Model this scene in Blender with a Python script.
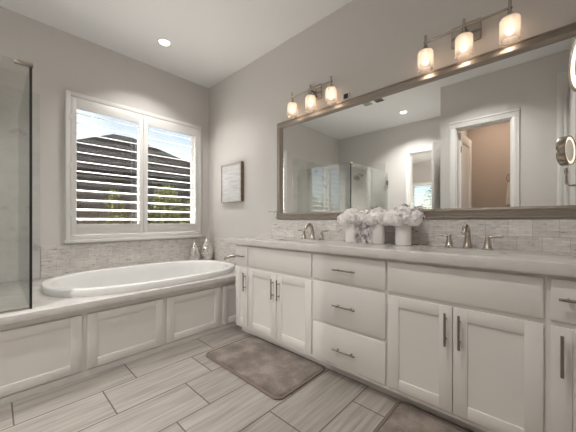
import bpy, bmesh, math, random
from mathutils import Vector, Matrix
random.seed(7)
for o in list(bpy.data.objects):
    bpy.data.objects.remove(o)
S = bpy.context.scene
COL = S.collection
PI = math.pi

# ------------------------------------------------------------------ camera
cam = bpy.data.cameras.new('camera')
cam.sensor_width = 36.0
cam.lens = 274.3 / 576 * 36
cam.shift_y = 4.5 / 576
cam.clip_start = 0.01
camo = bpy.data.objects.new('camera', cam)
COL.objects.link(camo)
camo.location = (3.59, -2.15, 1.0955)
camo.rotation_euler = (PI / 2, 0, math.radians(43.0))
S.camera = camo

# ------------------------------------------------------------------ exposure
S.view_settings.view_transform = 'Standard'
S.view_settings.look = 'None'
S.view_settings.gamma = 1
S.view_settings.use_curve_mapping = False
S.view_settings.exposure = 1.52

# ------------------------------------------------------------------ sky
W = bpy.data.worlds.new('sky')
S.world = W
W.use_nodes = True
nt = W.node_tree
for n in list(nt.nodes):
    nt.nodes.remove(n)
out = nt.nodes.new('ShaderNodeOutputWorld')
bg = nt.nodes.new('ShaderNodeBackground')
sky = nt.nodes.new('ShaderNodeTexSky')
sky.sky_type = 'NISHITA'
sky.sun_disc = False
sky.sun_elevation = math.radians(50)
sky.sun_rotation = math.radians(150)
tc = nt.nodes.new('ShaderNodeTexCoord')
nz = nt.nodes.new('ShaderNodeTexNoise')
nz.inputs['Scale'].default_value = 2.2
nz.inputs['Detail'].default_value = 5
cr = nt.nodes.new('ShaderNodeValToRGB')
cr.color_ramp.elements[0].position = 0.34
cr.color_ramp.elements[1].position = 0.56
mx = nt.nodes.new('ShaderNodeMix')
mx.data_type = 'RGBA'
nt.links.new(tc.outputs['Generated'], nz.inputs['Vector'])
nt.links.new(nz.outputs['Fac'], cr.inputs['Fac'])
nt.links.new(cr.outputs['Color'], mx.inputs['Factor'])
nt.links.new(sky.outputs['Color'], mx.inputs['A'])
mx.inputs['B'].default_value = (5.6, 5.9, 6.2, 1)
nt.links.new(mx.outputs['Result'], bg.inputs['Color'])
bg.inputs['Strength'].default_value = 0.075
nt.links.new(bg.outputs['Background'], out.inputs['Surface'])

sun = bpy.data.lights.new('sun', 'SUN')
sun.energy = 10.0
sun.angle = math.radians(0.6)
sun.color = (1, .97, .93)
suno = bpy.data.objects.new('sun', sun)
COL.objects.link(suno)
suno.rotation_euler = Vector((0.60, -0.10, -0.79)).to_track_quat('-Z', 'Y').to_euler()

CAN_POWER = 10
BULB_POWER = 0.42
WARM = (1.0, .975, .945)
BULB = (1.0, .87, .77)

# ------------------------------------------------------------------ materials
MATS = {}


def mat(name, color, rough=.5, metal=0.0, spec=None, emit=None, estr=0.0):
    if name in MATS:
        return MATS[name]
    m = bpy.data.materials.new(name)
    m.use_nodes = True
    b = m.node_tree.nodes['Principled BSDF']
    b.inputs['Base Color'].default_value = (*color, 1)
    b.inputs['Roughness'].default_value = rough
    b.inputs['Metallic'].default_value = metal
    if spec is not None:
        b.inputs['Specular IOR Level'].default_value = spec
    if emit:
        b.inputs['Emission Color'].default_value = (*emit, 1)
        b.inputs['Emission Strength'].default_value = estr
    MATS[name] = m
    return m


class NT:
    """small helper for building node chains"""
    def __init__(s, m):
        s.t = m.node_tree
        s.b = s.t.nodes.get('Principled BSDF')

    def n(s, kind, **kw):
        n = s.t.nodes.new('ShaderNode' + kind)
        for k, v in kw.items():
            setattr(n, k, v)
        return n

    def l(s, a, b):
        s.t.links.new(a, b)

    def math(s, op, a, b=None, c=None):
        n = s.n('Math', operation=op)
        for i, v in enumerate((a, b, c)):
            if v is None:
                continue
            if isinstance(v, (int, float)):
                n.inputs[i].default_value = v
            else:
                s.l(v, n.inputs[i])
        return n.outputs[0]

    def ramp(s, fac, stops):
        r = s.n('ValToRGB')
        e = r.color_ramp.elements
        while len(e) < len(stops):
            e.new(.5)
        for i, (p, c) in enumerate(stops):
            e[i].position = p
            e[i].color = (*c, 1)
        s.l(fac, r.inputs['Fac'])
        return r.outputs['Color']

    def mix(s, fac, a, b, mode='MIX'):
        m = s.n('Mix', data_type='RGBA', blend_type=mode)
        for v, k in ((fac, 'Factor'), (a, 'A'), (b, 'B')):
            if isinstance(v, (int, float)):
                m.inputs[k].default_value = v
            elif isinstance(v, tuple):
                m.inputs[k].default_value = (*v, 1)
            else:
                s.l(v, m.inputs[k])
        return m.outputs['Result']

    def bump(s, h, strength, dist):
        b = s.n('Bump')
        b.inputs['Strength'].default_value = strength
        b.inputs['Distance'].default_value = dist
        s.l(h, b.inputs['Height'])
        s.l(b.outputs['Normal'], s.b.inputs['Normal'])

    def pos(s):
        g = s.n('NewGeometry')
        return g.outputs['Position']

    def noise(s, vec, scale, detail=4, rough=.5):
        n = s.n('TexNoise')
        n.inputs['Scale'].default_value = scale
        n.inputs['Detail'].default_value = detail
        n.inputs['Roughness'].default_value = rough
        s.l(vec, n.inputs['Vector'])
        return n.outputs['Fac']

    def scaled(s, vec, sc):
        m = s.n('Mapping')
        m.inputs['Scale'].default_value = sc
        s.l(vec, m.inputs['Vector'])
        return m.outputs['Vector']


def paint(name, color, rough=.55, amount=.012):
    m = mat(name, color, rough)
    N = NT(m)
    f = N.noise(N.pos(), 180, 3)
    N.bump(f, .12, .002)
    return m


WALL = paint('wall_paint', (.68, .655, .628), .6)
CEIL = paint('ceiling_paint', (.90, .90, .895), .7)
TRIM = mat('white_trim', (.80, .785, .76), .38)
CABINET = mat('white_cabinet_paint', (.72, .692, .66), .34)
PORCELAIN = mat('white_porcelain', (.84, .84, .83), .12)
ACRYLIC = mat('white_acrylic', (.84, .835, .82), .16)
NICKEL = mat('brushed_nickel', (.50, .45, .40), .26, 1.0)
DARKNICKEL = mat('dark_nickel', (.30, .26, .23), .30, 1.0)
CHROME = mat('chrome', (.72, .72, .72), .08, 1.0)
SILVERFRAME = mat('champagne_silver', (.40, .36, .315), .48, .85)
MIRROR = mat('mirror_silvering', (.90, .915, .905), .0, 1.0)
BLACK = mat('black_plastic', (.012, .012, .013), .35)
WHITEPL = mat('white_plastic', (.80, .79, .77), .4)
CERAMIC = mat('matt_white_ceramic', (.80, .77, .745), .45)
PETAL = mat('white_petal', (.95, .92, .905), .85)
SEAL = mat('black_seal', (.012, .012, .012), .5)
DARKSLOT = mat('vent_slot', (.05, .05, .05), .7)
LENS = mat('lamp_lens', (.9, .9, .88), .5, emit=(1, .95, .87), estr=3.0)
BARK = mat('bark', (.10, .075, .05), .9)


def m_metal_brushed():
    N = NT(SILVERFRAME)
    f = N.noise(N.scaled(N.pos(), (6, 160, 160)), 2.0, 3)
    c = N.ramp(f, [(.3, (.30, .262, .225)), (.7, (.46, .41, .36))])
    N.l(c, N.b.inputs['Base Color'])


m_metal_brushed()


def m_floor():
    m = mat('plank_tile', (.55, .5, .45), .32)
    N = NT(m)
    sep = N.n('SeparateXYZ')
    N.l(N.pos(), sep.inputs[0])
    x, y = sep.outputs[0], sep.outputs[1]
    r = N.math('DIVIDE', N.math('SUBTRACT', x, 1.215), .305)
    row = N.math('FLOOR', r)
    fx = N.math('SUBTRACT', r, row)
    c = N.math('DIVIDE', N.math('ADD', N.math('ADD', y, .262), N.math('MULTIPLY', row, .2017)), .605)
    ci = N.math('FLOOR', c)
    fy = N.math('SUBTRACT', c, ci)
    ex = N.math('MINIMUM', fx, N.math('SUBTRACT', 1.0, fx))
    ey = N.math('MINIMUM', fy, N.math('SUBTRACT', 1.0, fy))
    gx = N.math('LESS_THAN', ex, .0035 / .305)
    gy = N.math('LESS_THAN', ey, .0035 / .605)
    g = N.math('MAXIMUM', gx, gy)
    cmb = N.n('CombineXYZ')
    N.l(row, cmb.inputs[0])
    N.l(ci, cmb.inputs[1])
    wn = N.n('TexWhiteNoise', noise_dimensions='3D')
    N.l(cmb.outputs[0], wn.inputs['Vector'])
    # veins along the plank, shifted per plank
    off = N.n('VectorMath', operation='SCALE')
    N.l(wn.outputs['Color'], off.inputs[0])
    off.inputs['Scale'].default_value = 3.0
    add = N.n('VectorMath', operation='ADD')
    N.l(N.pos(), add.inputs[0])
    N.l(off.outputs[0], add.inputs[1])
    v1 = N.noise(N.scaled(add.outputs[0], (26, 1.3, 1)), 1.6, 5, .6)
    v2 = N.noise(N.scaled(add.outputs[0], (90, 2.0, 1)), 1.2, 3, .5)
    vv = N.math('ADD', N.math('MULTIPLY', v1, .7), N.math('MULTIPLY', v2, .3))
    col = N.ramp(vv, [(.30, (.19, .16, .137)), (.46, (.30, .271, .243)), (.62, (.385, .357, .327)), (.75, (.335, .306, .277))])
    tint = N.math('ADD', .90, N.math('MULTIPLY', wn.outputs['Value'], .14))
    tc2 = N.n('CombineXYZ')
    for i in range(3):
        N.l(tint, tc2.inputs[i])
    col = N.mix(1.0, col, tc2.outputs[0], 'MULTIPLY')
    col = N.mix(g, col, (.12, .095, .072))
    N.l(col, N.b.inputs['Base Color'])
    N.l(N.math('ADD', .30, N.math('MULTIPLY', g, .5)), N.b.inputs['Roughness'])
    N.bump(N.math('SUBTRACT', 1.0, g), .5, .002)
    return m


FLOOR = m_floor()


def m_mosaic(name, axis, tile=(.112, .100), marble_big=False):
    """stacked marble slivers; axis: 0 for a wall along x, 1 along y"""
    m = mat(name, (.6, .58, .56), .35)
    N = NT(m)
    sep = N.n('SeparateXYZ')
    N.l(N.pos(), sep.inputs[0])
    cmb = N.n('CombineXYZ')
    N.l(sep.outputs[axis], cmb.inputs[0])
    N.l(sep.outputs[2], cmb.inputs[1])
    br = N.n('TexBrick')
    br.offset = .37
    br.inputs['Scale'].default_value = 1.0
    br.inputs['Brick Width'].default_value = tile[0]
    br.inputs['Row Height'].default_value = tile[1]
    br.inputs['Mortar Size'].default_value = .0012 if not marble_big else .0015
    br.inputs['Color1'].default_value = (.80, .785, .765, 1)
    br.inputs['Color2'].default_value = (.69, .67, .65, 1)
    br.inputs['Mortar'].default_value = (.52, .495, .47, 1)
    N.l(cmb.outputs[0], br.inputs['Vector'])
    if not marble_big:
        # thin sub-strips inside each block
        b2 = N.n('TexBrick')
        b2.offset = .43
        b2.inputs['Scale'].default_value = 1.0
        b2.inputs['Brick Width'].default_value = .0585
        b2.inputs['Row Height'].default_value = .0167
        b2.inputs['Mortar Size'].default_value = .0009
        b2.inputs['Color1'].default_value = (1.06, 1.05, 1.04, 1)
        b2.inputs['Color2'].default_value = (.90, .885, .87, 1)
        b2.inputs['Mortar'].default_value = (.84, .81, .78, 1)
        N.l(cmb.outputs[0], b2.inputs['Vector'])
        base = N.mix(1.0, br.outputs['Color'], b2.outputs['Color'], 'MULTIPLY')
    else:
        base = N.mix(.75, br.outputs['Color'], (.56, .555, .53))
    v = N.noise(N.scaled(cmb.outputs[0], (7, 24, 1) if not marble_big else (1.2, 1.2, 1)), 2.2, 6, .68)
    vein = N.ramp(v, [(.33, (.42, .385, .36)), (.41, (.92, .91, .90)), (.6, (1.06, 1.06, 1.06)), (.70, (.84, .825, .81))])
    col = N.mix(1.0, base, vein, 'MULTIPLY')
    N.l(col, N.b.inputs['Base Color'])
    if not marble_big:
        N.bump(b2.outputs['Fac'], -.25, .002)
    return m


MOSX = m_mosaic('marble_mosaic_along_vanity', 0)
MOSY = m_mosaic('marble_mosaic_along_tub', 1)
SHOWERX = m_mosaic('shower_marble_rear', 0, (.61, .305), True)
SHOWERY = m_mosaic('shower_marble_side', 1, (.61, .305), True)


def m_quartz():
    m = mat('light_quartz', (.68, .64, .60), .13)
    N = NT(m)
    v = N.noise(N.scaled(N.pos(), (3.0, 7.0, 14.0)), 2.0, 7, .65)
    c = N.ramp(v, [(.30, (.54, .51, .48)), (.42, (.60, .572, .545)), (.56, (.65, .628, .602)), (.74, (.59, .565, .54))])
    N.l(c, N.b.inputs['Base Color'])
    return m


QUARTZ = m_quartz()


def m_rug():
    m = mat('plush_taupe_pile', (.2, .17, .14), .95)
    N = NT(m)
    a = N.noise(N.pos(), 5.5, 5, .62)
    b = N.noise(N.scaled(N.pos(), (60, 60, 60)), 3.0, 3)
    f = N.math('ADD', N.math('MULTIPLY', a, .75), N.math('MULTIPLY', b, .25))
    c = N.ramp(f, [(.38, (.095, .073, .058)), (.50, (.165, .132, .108)), (.60, (.26, .215, .182))])
    N.l(c, N.b.inputs['Base Color'])
    N.b.inputs['Sheen Weight'].default_value = .3
    N.bump(b, .8, .006)
    return m


RUG = m_rug()
RUGEDGE = mat('taupe_binding', (.16, .125, .10), .9)


def m_clear(name, tint, f0=.045):
    m = bpy.data.materials.new(name)
    m.use_nodes = True
    t = m.node_tree
    for n in list(t.nodes):
        t.nodes.remove(n)
    o = t.nodes.new('ShaderNodeOutputMaterial')
    tr = t.nodes.new('ShaderNodeBsdfTransparent')
    tr.inputs['Color'].default_value = (*tint, 1)
    gl = t.nodes.new('ShaderNodeBsdfGlossy')
    gl.inputs['Roughness'].default_value = .0
    lw = t.nodes.new('ShaderNodeLayerWeight')      # grazing reflection, the same from both sides of the pane
    lw.inputs['Blend'].default_value = .5
    pw = t.nodes.new('ShaderNodeMath')
    pw.operation = 'POWER'
    pw.inputs[1].default_value = 5
    t.links.new(lw.outputs['Facing'], pw.inputs[0])
    fr = t.nodes.new('ShaderNodeMath')
    fr.operation = 'MULTIPLY_ADD'
    fr.inputs[1].default_value = .86
    fr.inputs[2].default_value = f0
    t.links.new(pw.outputs[0], fr.inputs[0])
    mxs = t.nodes.new('ShaderNodeMixShader')
    t.links.new(fr.outputs[0], mxs.inputs[0])
    t.links.new(tr.outputs[0], mxs.inputs[1])
    t.links.new(gl.outputs[0], mxs.inputs[2])
    t.links.new(mxs.outputs[0], o.inputs['Surface'])
    return m


SHOWERGLASS = m_clear('shower_glass', (.955, .965, .952), .16)
WINDOWGLASS = m_clear('window_glass', (.97, .98, .98))


def m_shade():
    m = bpy.data.materials.new('frosted_lamp_glass')
    m.use_nodes = True
    t = m.node_tree
    for n in list(t.nodes):
        t.nodes.remove(n)
    o = t.nodes.new('ShaderNodeOutputMaterial')
    tr = t.nodes.new('ShaderNodeBsdfTransparent')
    tr.inputs['Color'].default_value = (.80, .74, .68, 1)
    tl = t.nodes.new('ShaderNodeBsdfTranslucent')
    tl.inputs['Color'].default_value = (.62, .575, .535, 1)
    df = t.nodes.new('ShaderNodeBsdfDiffuse')
    df.inputs['Color'].default_value = (.62, .59, .56, 1)
    a = t.nodes.new('ShaderNodeMixShader')
    a.inputs[0].default_value = .6
    b = t.nodes.new('ShaderNodeMixShader')
    # frosted above, nearly clear in a band at the lower rim
    g_ = t.nodes.new('ShaderNodeNewGeometry')
    sp = t.nodes.new('ShaderNodeSeparateXYZ')
    mr = t.nodes.new('ShaderNodeMapRange')
    mr.inputs['From Min'].default_value = 2.170
    mr.inputs['From Max'].default_value = 2.205
    mr.inputs['To Min'].default_value = .35
    mr.inputs['To Max'].default_value = .75
    t.links.new(g_.outputs['Position'], sp.inputs[0])
    t.links.new(sp.outputs[2], mr.inputs['Value'])
    t.links.new(mr.outputs['Result'], b.inputs[0])
    t.links.new(df.outputs[0], a.inputs[1])
    t.links.new(tl.outputs[0], a.inputs[2])
    t.links.new(tr.outputs[0], b.inputs[1])
    t.links.new(a.outputs[0], b.inputs[2])
    t.links.new(b.outputs[0], o.inputs['Surface'])
    return m


SHADE = m_shade()


def m_noise2(name, c1, c2, scale, rough=.8, sc=(1, 1, 1), metal=0, bump=0, spec=.5):
    m = mat(name, c1, rough, metal, spec)
    N = NT(m)
    f = N.noise(N.scaled(N.pos(), sc), scale, 5, .6)
    N.l(N.ramp(f, [(.35, c1), (.65, c2)]), N.b.inputs['Base Color'])
    if bump:
        N.bump(f, bump, .004)
    return m


HOBNAIL = mat('mercury_silver', (.80, .78, .75), .12, 1.0)
_N = NT(HOBNAIL)
_v = _N.n('TexVoronoi')
_v.inputs['Scale'].default_value = 42
_N.l(_N.pos(), _v.inputs['Vector'])
_N.bump(_v.outputs['Distance'], .55, .008)
WOODFRAME = m_noise2('walnut_side', (.20, .125, .085), (.30, .20, .14), 4, .5, (1, 1, 12))
FRAMEFACE = m_noise2('grey_driftwood', (.46, .43, .395), (.60, .57, .535), 8, .5)


def m_art():
    m = mat('printed_paper', (.7, .69, .67), .6)
    N = NT(m)
    f = N.noise(N.scaled(N.pos(), (5, 5, 42)), 1.0, 4, .6)
    N.l(N.ramp(f, [(.36, (.56, .55, .54)), (.52, (.66, .66, .655)), (.7, (.72, .72, .715))]), N.b.inputs['Base Color'])
    return m


ART = m_art()
ROOF = m_noise2('roof_shingle', (.012, .011, .011), (.019, .017, .017), 3, 1.0, (1, 1, 30), spec=0)
SIDING = m_noise2('dark_siding', (.050, .046, .044), (.075, .069, .065), 2, .9, (1, 1, 20), spec=.1)
FENCEW = m_noise2('dark_fence_wood', (.045, .033, .025), (.085, .062, .046), 4, .85, (14, 14, 1))
LEAF = m_noise2('leaf_green', (.05, .07, .015), (.22, .235, .06), 9, .8, spec=.1)
GROUND = m_noise2('ground_gravel', (.06, .052, .042), (.10, .09, .072), 7, .95)
TOWEL = m_noise2('beige_towel', (.70, .65, .60), (.82, .77, .72), 30, .95, bump=.5)
CARPET = m_noise2('beige_carpet', (.40, .36, .31), (.48, .44, .39), 40, .95)

# ------------------------------------------------------------------ mesh helpers


def bmnew():
    return bmesh.new()


def box(bm, x0, x1, y0, y1, z0, z1, bev=0.0):
    vs = [bm.verts.new((x, y, z)) for z in (z0, z1) for y in (y0, y1) for x in (x0, x1)]
    fs = [(0, 2, 3, 1), (4, 5, 7, 6), (0, 1, 5, 4), (2, 6, 7, 3), (0, 4, 6, 2), (1, 3, 7, 5)]
    faces = [bm.faces.new([vs[i] for i in f]) for f in fs]
    if bev > 0:
        es = list({e for f in faces for e in f.edges})
        bmesh.ops.bevel(bm, geom=es, offset=bev, segments=2, profile=.5, affect='EDGES')
    return bm


def tube(bm, pts, r, seg=12, caps=True):
    """round bar along points; r a number or one per point"""
    pts = [Vector(p) for p in pts]
    n = len(pts)
    rs = r if isinstance(r, (list, tuple)) else [r] * n
    rings = []
    up = None
    for i, p in enumerate(pts):
        d = (pts[min(i + 1, n - 1)] - pts[max(i - 1, 0)]).normalized()
        if up is None:
            up = d.orthogonal().normalized()
        else:
            up = (up - d * up.dot(d)).normalized()
        s = d.cross(up)
        rings.append([bm.verts.new(p + (up * math.cos(a) + s * math.sin(a)) * rs[i])
                      for a in (2 * PI * k / seg for k in range(seg))])
    for a, b in zip(rings, rings[1:]):
        for k in range(seg):
            bm.faces.new((a[k], a[(k + 1) % seg], b[(k + 1) % seg], b[k]))
    if caps:
        bm.faces.new(rings[0][::-1])
        bm.faces.new(rings[-1])
    return bm


def lathe(bm, prof, c=(0, 0, 0), seg=32, axis='z', cap0=True, cap1=True):
    """prof: (radius, height) pairs"""
    rings = []
    for r, h in prof:
        ring = []
        for k in range(seg):
            a = 2 * PI * k / seg
            u, v = r * math.cos(a), r * math.sin(a)
            p = {'z': (u, v, h), 'y': (u, h, v), 'x': (h, u, v)}[axis]
            ring.append(bm.verts.new((c[0] + p[0], c[1] + p[1], c[2] + p[2])))
        rings.append(ring)
    for a, b in zip(rings, rings[1:]):
        for k in range(seg):
            bm.faces.new((a[k], a[(k + 1) % seg], b[(k + 1) % seg], b[k]))
    if cap0:
        bm.faces.new(rings[0][::-1])
    if cap1:
        bm.faces.new(rings[-1])
    return bm


def oval(cx, cy, a, b, z, n=64, e=2.0):
    pts = []
    for k in range(n):
        t = 2 * PI * k / n
        c, s = math.cos(t), math.sin(t)
        pts.append((cx + a * math.copysign(abs(c) ** (2 / e), c), cy + b * math.copysign(abs(s) ** (2 / e), s), z))
    return pts


def skin(bm, loops, close0=False, close1=False):
    rings = [[bm.verts.new(p) for p in L] for L in loops]
    n = len(rings[0])
    for a, b in zip(rings, rings[1:]):
        for k in range(n):
            bm.faces.new((a[k], a[(k + 1) % n], b[(k + 1) % n], b[k]))
    if close0:
        bm.faces.new(rings[0][::-1])
    if close1:
        bm.faces.new(rings[-1])
    return bm


def finish(bm, smooth, origin):
    bmesh.ops.recalc_face_normals(bm, faces=bm.faces[:])
    if origin is not None:
        bmesh.ops.translate(bm, verts=bm.verts[:], vec=-Vector(origin))


def autosmooth(me, ang=40):
    for p in me.polygons:
        p.use_smooth = True
    try:
        me.set_sharp_from_angle(angle=math.radians(ang))
    except Exception:
        pass


def mk(name, bm, m, origin=(0, 0, 0), smooth=True):
    finish(bm, smooth, origin)
    me = bpy.data.meshes.new(name)
    bm.to_mesh(me)
    bm.free()
    me.materials.append(m)
    if smooth:
        autosmooth(me)
    o = bpy.data.objects.new(name, me)
    COL.objects.link(o)
    return o


ROOT = {}


def thing(name, label, cat, base, group=None):
    o = bpy.data.objects.new(name, None)
    o.empty_display_size = .05
    COL.objects.link(o)
    o.location = base
    ROOT[o] = Vector(base)
    o['label'] = label
    o['category'] = cat
    if group:
        o['group'] = group
    return o


def part(name, bm, m, parent, label=None, smooth=True):
    """bm in world coordinates; becomes a child of a thing or of one of its parts"""
    base = ROOT[parent]
    o = mk(name, bm, m, base, smooth)
    o.parent = parent
    ROOT[o] = base
    if label:
        o['label'] = label
    return o


def single(name, bm, m, label, cat, base, group=None, smooth=True):
    o = mk(name, bm, m, base, smooth)
    o.location = base
    ROOT[o] = Vector(base)
    o['label'] = label
    o['category'] = cat
    if group:
        o['group'] = group
    return o


def struct(name, bm, m, parent=None, smooth=True):
    o = mk(name, bm, m, (0, 0, 0), smooth)
    if parent:
        o.parent = parent
    else:
        o['kind'] = 'structure'
    ROOT[o] = Vector((0, 0, 0))
    return o


def copy_tree(root, loc, label, group=None):
    r = root.copy()
    COL.objects.link(r)
    r.location = loc
    r['label'] = label
    if group:
        r['group'] = group
    ROOT[r] = Vector(loc)

    def rec(src, dst):
        for ch in list(src.children):
            c = ch.copy()
            COL.objects.link(c)
            c.parent = dst
            rec(ch, c)
    rec(root, r)
    return r


def cut(o, cutters):
    """cut holes; cutters are bmeshes in the object's own coordinates"""
    tmp = []
    for bm in cutters:
        bmesh.ops.recalc_face_normals(bm, faces=bm.faces[:])
        me = bpy.data.meshes.new('tmp')
        bm.to_mesh(me)
        bm.free()
        c = bpy.data.objects.new('tmp', me)
        COL.objects.link(c)
        bpy.context.view_layer.update()
        c.matrix_world = o.matrix_world.copy()
        tmp.append(c)
        md = o.modifiers.new('cut', 'BOOLEAN')
        md.object = c
        md.operation = 'DIFFERENCE'
        md.solver = 'EXACT'
    bpy.context.view_layer.update()
    dg = bpy.context.evaluated_depsgraph_get()
    me = bpy.data.meshes.new_from_object(o.evaluated_get(dg))
    o.modifiers.clear()
    o.data = me
    for c in tmp:
        bpy.data.objects.remove(c)
    autosmooth(me)


# ================================================================== THE ROOM
H = 3.03
XE = 3.80          # side wall at the right end of the vanity
YB = -3.50         # rear wall of the bathroom
YN = -2.30         # wall of the closet block behind the camera

bm = bmnew()
box(bm, -.14, XE + .12, -7.7, .12, -.10, 0)
struct('floor', bm, FLOOR)
bm = bmnew()
box(bm, -.14, XE + .12, -7.7, .12, H, H + .10)
struct('ceiling', bm, CEIL)

# window wall with its opening (x = 0)
WY0, WY1, WZ0, WZ1 = -1.62, -.175, .95, 2.37
bm = bmnew()
box(bm, -.14, 0, YB - .12, WY0, 0, H)
box(bm, -.14, 0, WY1, .12, 0, H)
box(bm, -.14, 0, WY0, WY1, 0, WZ0)
box(bm, -.14, 0, WY0, WY1, WZ1, H)
struct('wall_left', bm, WALL, smooth=False)
bm = bmnew()
box(bm, 0, XE + .12, 0, .12, 0, H)
struct('wall_right', bm, WALL)
bm = bmnew()
box(bm, XE, XE + .12, -7.7, 0, 0, H)
struct('wall_end', bm, WALL)

# rear wall with a doorway to the bedroom
D1 = (1.64, 2.33, 2.42)
bm = bmnew()
box(bm, 0, D1[0], YB - .12, YB, 0, H)
box(bm, D1[1], 2.49, YB - .12, YB, 0, H)
box(bm, D1[0], D1[1], YB - .12, YB, D1[2], H)
struct('wall_back', bm, WALL, smooth=False)
# closet block: near wall with a doorway, and its side wall
D2 = (2.682, 3.295, 2.385)
bm = bmnew()
box(bm, 2.49, D2[0], YN - .12, YN, 0, H)
box(bm, D2[1], XE, YN - .12, YN, 0, H)
box(bm, D2[0], D2[1], YN - .12, YN, D2[2], H)
struct('wall_near', bm, WALL, smooth=False)
bm = bmnew()
box(bm, 2.49, 2.60, YB - .12, YN - .12, 0, H)
struct('wall_inner', bm, WALL)
CLOSET = paint('wall_paint_warm_dim', (.52, .455, .40), .6)  # same paint as the walls; dim warm light put into its colour
bm = bmnew()
box(bm, 2.60, XE, -3.72, -3.62, 0, H)
struct('wall_closet', bm, CLOSET)
# bedroom
bm = bmnew()
BW = (.35, 1.55, 1.05, 2.26)
box(bm, -.14, BW[0], -7.7, -7.55, 0, H)
box(bm, BW[1], XE, -7.7, -7.55, 0, H)
box(bm, BW[0], BW[1], -7.7, -7.55, 0, BW[2])
box(bm, BW[0], BW[1], -7.7, -7.55, BW[3], H)
struct('wall_bedroom', bm, WALL, smooth=False)
bm = bmnew()
box(bm, -.14, 0, -7.55, YB - .12, 0, H)
struct('wall_bedroom_side', bm, WALL)


def casing(bm, x0, x1, zt, yf, w=.075, d=.02):
    """door casing on a wall facing +y"""
    for a, b in ((x0 - w, x0), (x1, x1 + w)):
        box(bm, a, b, yf, yf + d, 0, zt, .003)
        box(bm, a + .012, b - .03, yf + d, yf + d + .006, 0, zt, .002)
    box(bm, x0 - w, x1 + w, yf, yf + d, zt, zt + w + .015, .003)
    box(bm, x0 - w, x1 + w, yf + d, yf + d + .008, zt + w - .01, zt + w + .015, .002)
    # jamb lining
    box(bm, x0, x0 + .015, yf - .12, yf, 0, zt)
    box(bm, x1 - .015, x1, yf - .12, yf, 0, zt)
    box(bm, x0, x1, yf - .12, yf, zt - .015, zt)


bm = bmnew()
casing(bm, D1[0], D1[1], D1[2], YB)
struct('trim_1', bm, TRIM)
bm = bmnew()
casing(bm, D2[0], D2[1], D2[2], YN)
struct('trim_2', bm, TRIM)
# tall white casing at the end of the near wall
bm = bmnew()
box(bm, 3.700, XE, YN, YN + .022, 0, 2.78, .003)
box(bm, 3.712, 3.745, YN + .022, YN + .030, 0, 2.76, .002)
box(bm, 3.765, 3.785, YN + .022, YN + .028, 0, 2.76, .002)
struct('trim_3', bm, TRIM)
bm = bmnew()
box(bm, 2.49, D2[0] - .075, YN, YN + .014, 0, .12, .003)
box(bm, D2[1] + .075, 3.70, YN, YN + .014, 0, .12, .003)
struct('baseboard_near', bm, TRIM)
bm = bmnew()
box(bm, 1.20, D1[0] - .075, YB, YB + .014, 0, .12, .003)
struct('baseboard_back', bm, TRIM)
bm = bmnew()
box(bm, XE - .014, XE, YN + .03, -.60, 0, .12, .003)
struct('baseboard_end', bm, TRIM)

# ------------------------------------------------------------------ the window with its frame and glass
win = bmnew()
# casing frame standing proud of the wall
box(win, 0, .038, -1.653, -1.612, .896, 2.425, .004)
box(win, 0, .038, -.185, -.144, .896, 2.425, .004)
box(win, 0, .038, -1.612, -.185, 2.380, 2.425, .004)
box(win, 0, .038, -1.612, -.185, .896, .941, .004)
window = struct('window_1', win, TRIM)
s = bmnew()
box(s, 0, .052, -1.662, -.135, .862, .8955, .006)
struct('window_sill', s, TRIM, window)
j = bmnew()
box(j, -.14, 0, WY0, WY0 + .012, WZ0, WZ1)
box(j, -.14, 0, WY1 - .012, WY1, WZ0, WZ1)
box(j, -.14, 0, WY0 + .012, WY1 - .012, WZ0, WZ0 + .012)
box(j, -.14, 0, WY0 + .012, WY1 - .012, WZ1 - .012, WZ1)
# sash bars
for a, b in ((WY0 + .012, WY0 + .047), (WY1 - .047, WY1 - .012), (-.925, -.895)):
    box(j, -.135, -.095, a, b, WZ0 + .012, WZ1 - .012)
box(j, -.135, -.095, WY0 + .012, WY1 - .012, WZ0 + .012, WZ0 + .047)
box(j, -.135, -.095, WY0 + .012, WY1 - .012, WZ1 - .047, WZ1 - .012)
struct('window_sash', j, TRIM, window)
g = bmnew()
box(g, -.118, -.112, WY0 + .047, WY1 - .047, WZ0 + .047, WZ1 - .047)
struct('window_glass', g, WINDOWGLASS, window)


def shutter(y0, y1, label, xc=.026, z0=.945, z1=2.376, n=12, tilt=12, hinge_side=-1, group='white shutters on the bathroom window'):
    t = thing('plantation_shutter', label, 'shutter', (xc, (y0 + y1) / 2, z0), group)
    st, rl, th = .048, .112, .028
    f = bmnew()
    x0, x1 = xc - th / 2, xc + th / 2
    box(f, x0, x1, y0, y0 + st, z0, z1, .003)
    box(f, x0, x1, y1 - st, y1, z0, z1, .003)
    box(f, x0, x1, y0 + st, y1 - st, z0, z0 + rl, .003)
    box(f, x0, x1, y0 + st, y1 - st, z1 - rl, z1, .003)
    part('frame', f, TRIM, t)
    za, zb = z0 + rl, z1 - rl
    pitch = (zb - za) / n
    for k in range(n):
        zc = za + pitch * (k + .5)
        l = bmnew()
        w = .112
        sec = []
        for i in range(14):                       # elliptical blade section
            a = 2 * PI * i / 14
            u, v = w / 2 * math.cos(a), .0055 * math.sin(a)
            ca, sa = math.cos(math.radians(tilt)), math.sin(math.radians(tilt))
            sec.append((u * ca + v * sa, -u * sa + v * ca))
        skin(l, [[(xc + p, y, zc + q) for p, q in sec] for y in (y0 + st + .001, y1 - st - .001)], True, True)
        part('louver', l, TRIM, t)
    for zz in (z0 + .22, (z0 + z1) / 2, z1 - .22):
        h = bmnew()
        yy = y0 if hinge_side < 0 else y1
        box(h, x1, x1 + .004, yy - .012, yy + .012, zz - .03, zz + .03, .001)
        part('hinge', h, WHITEPL, t)
    return t


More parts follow.
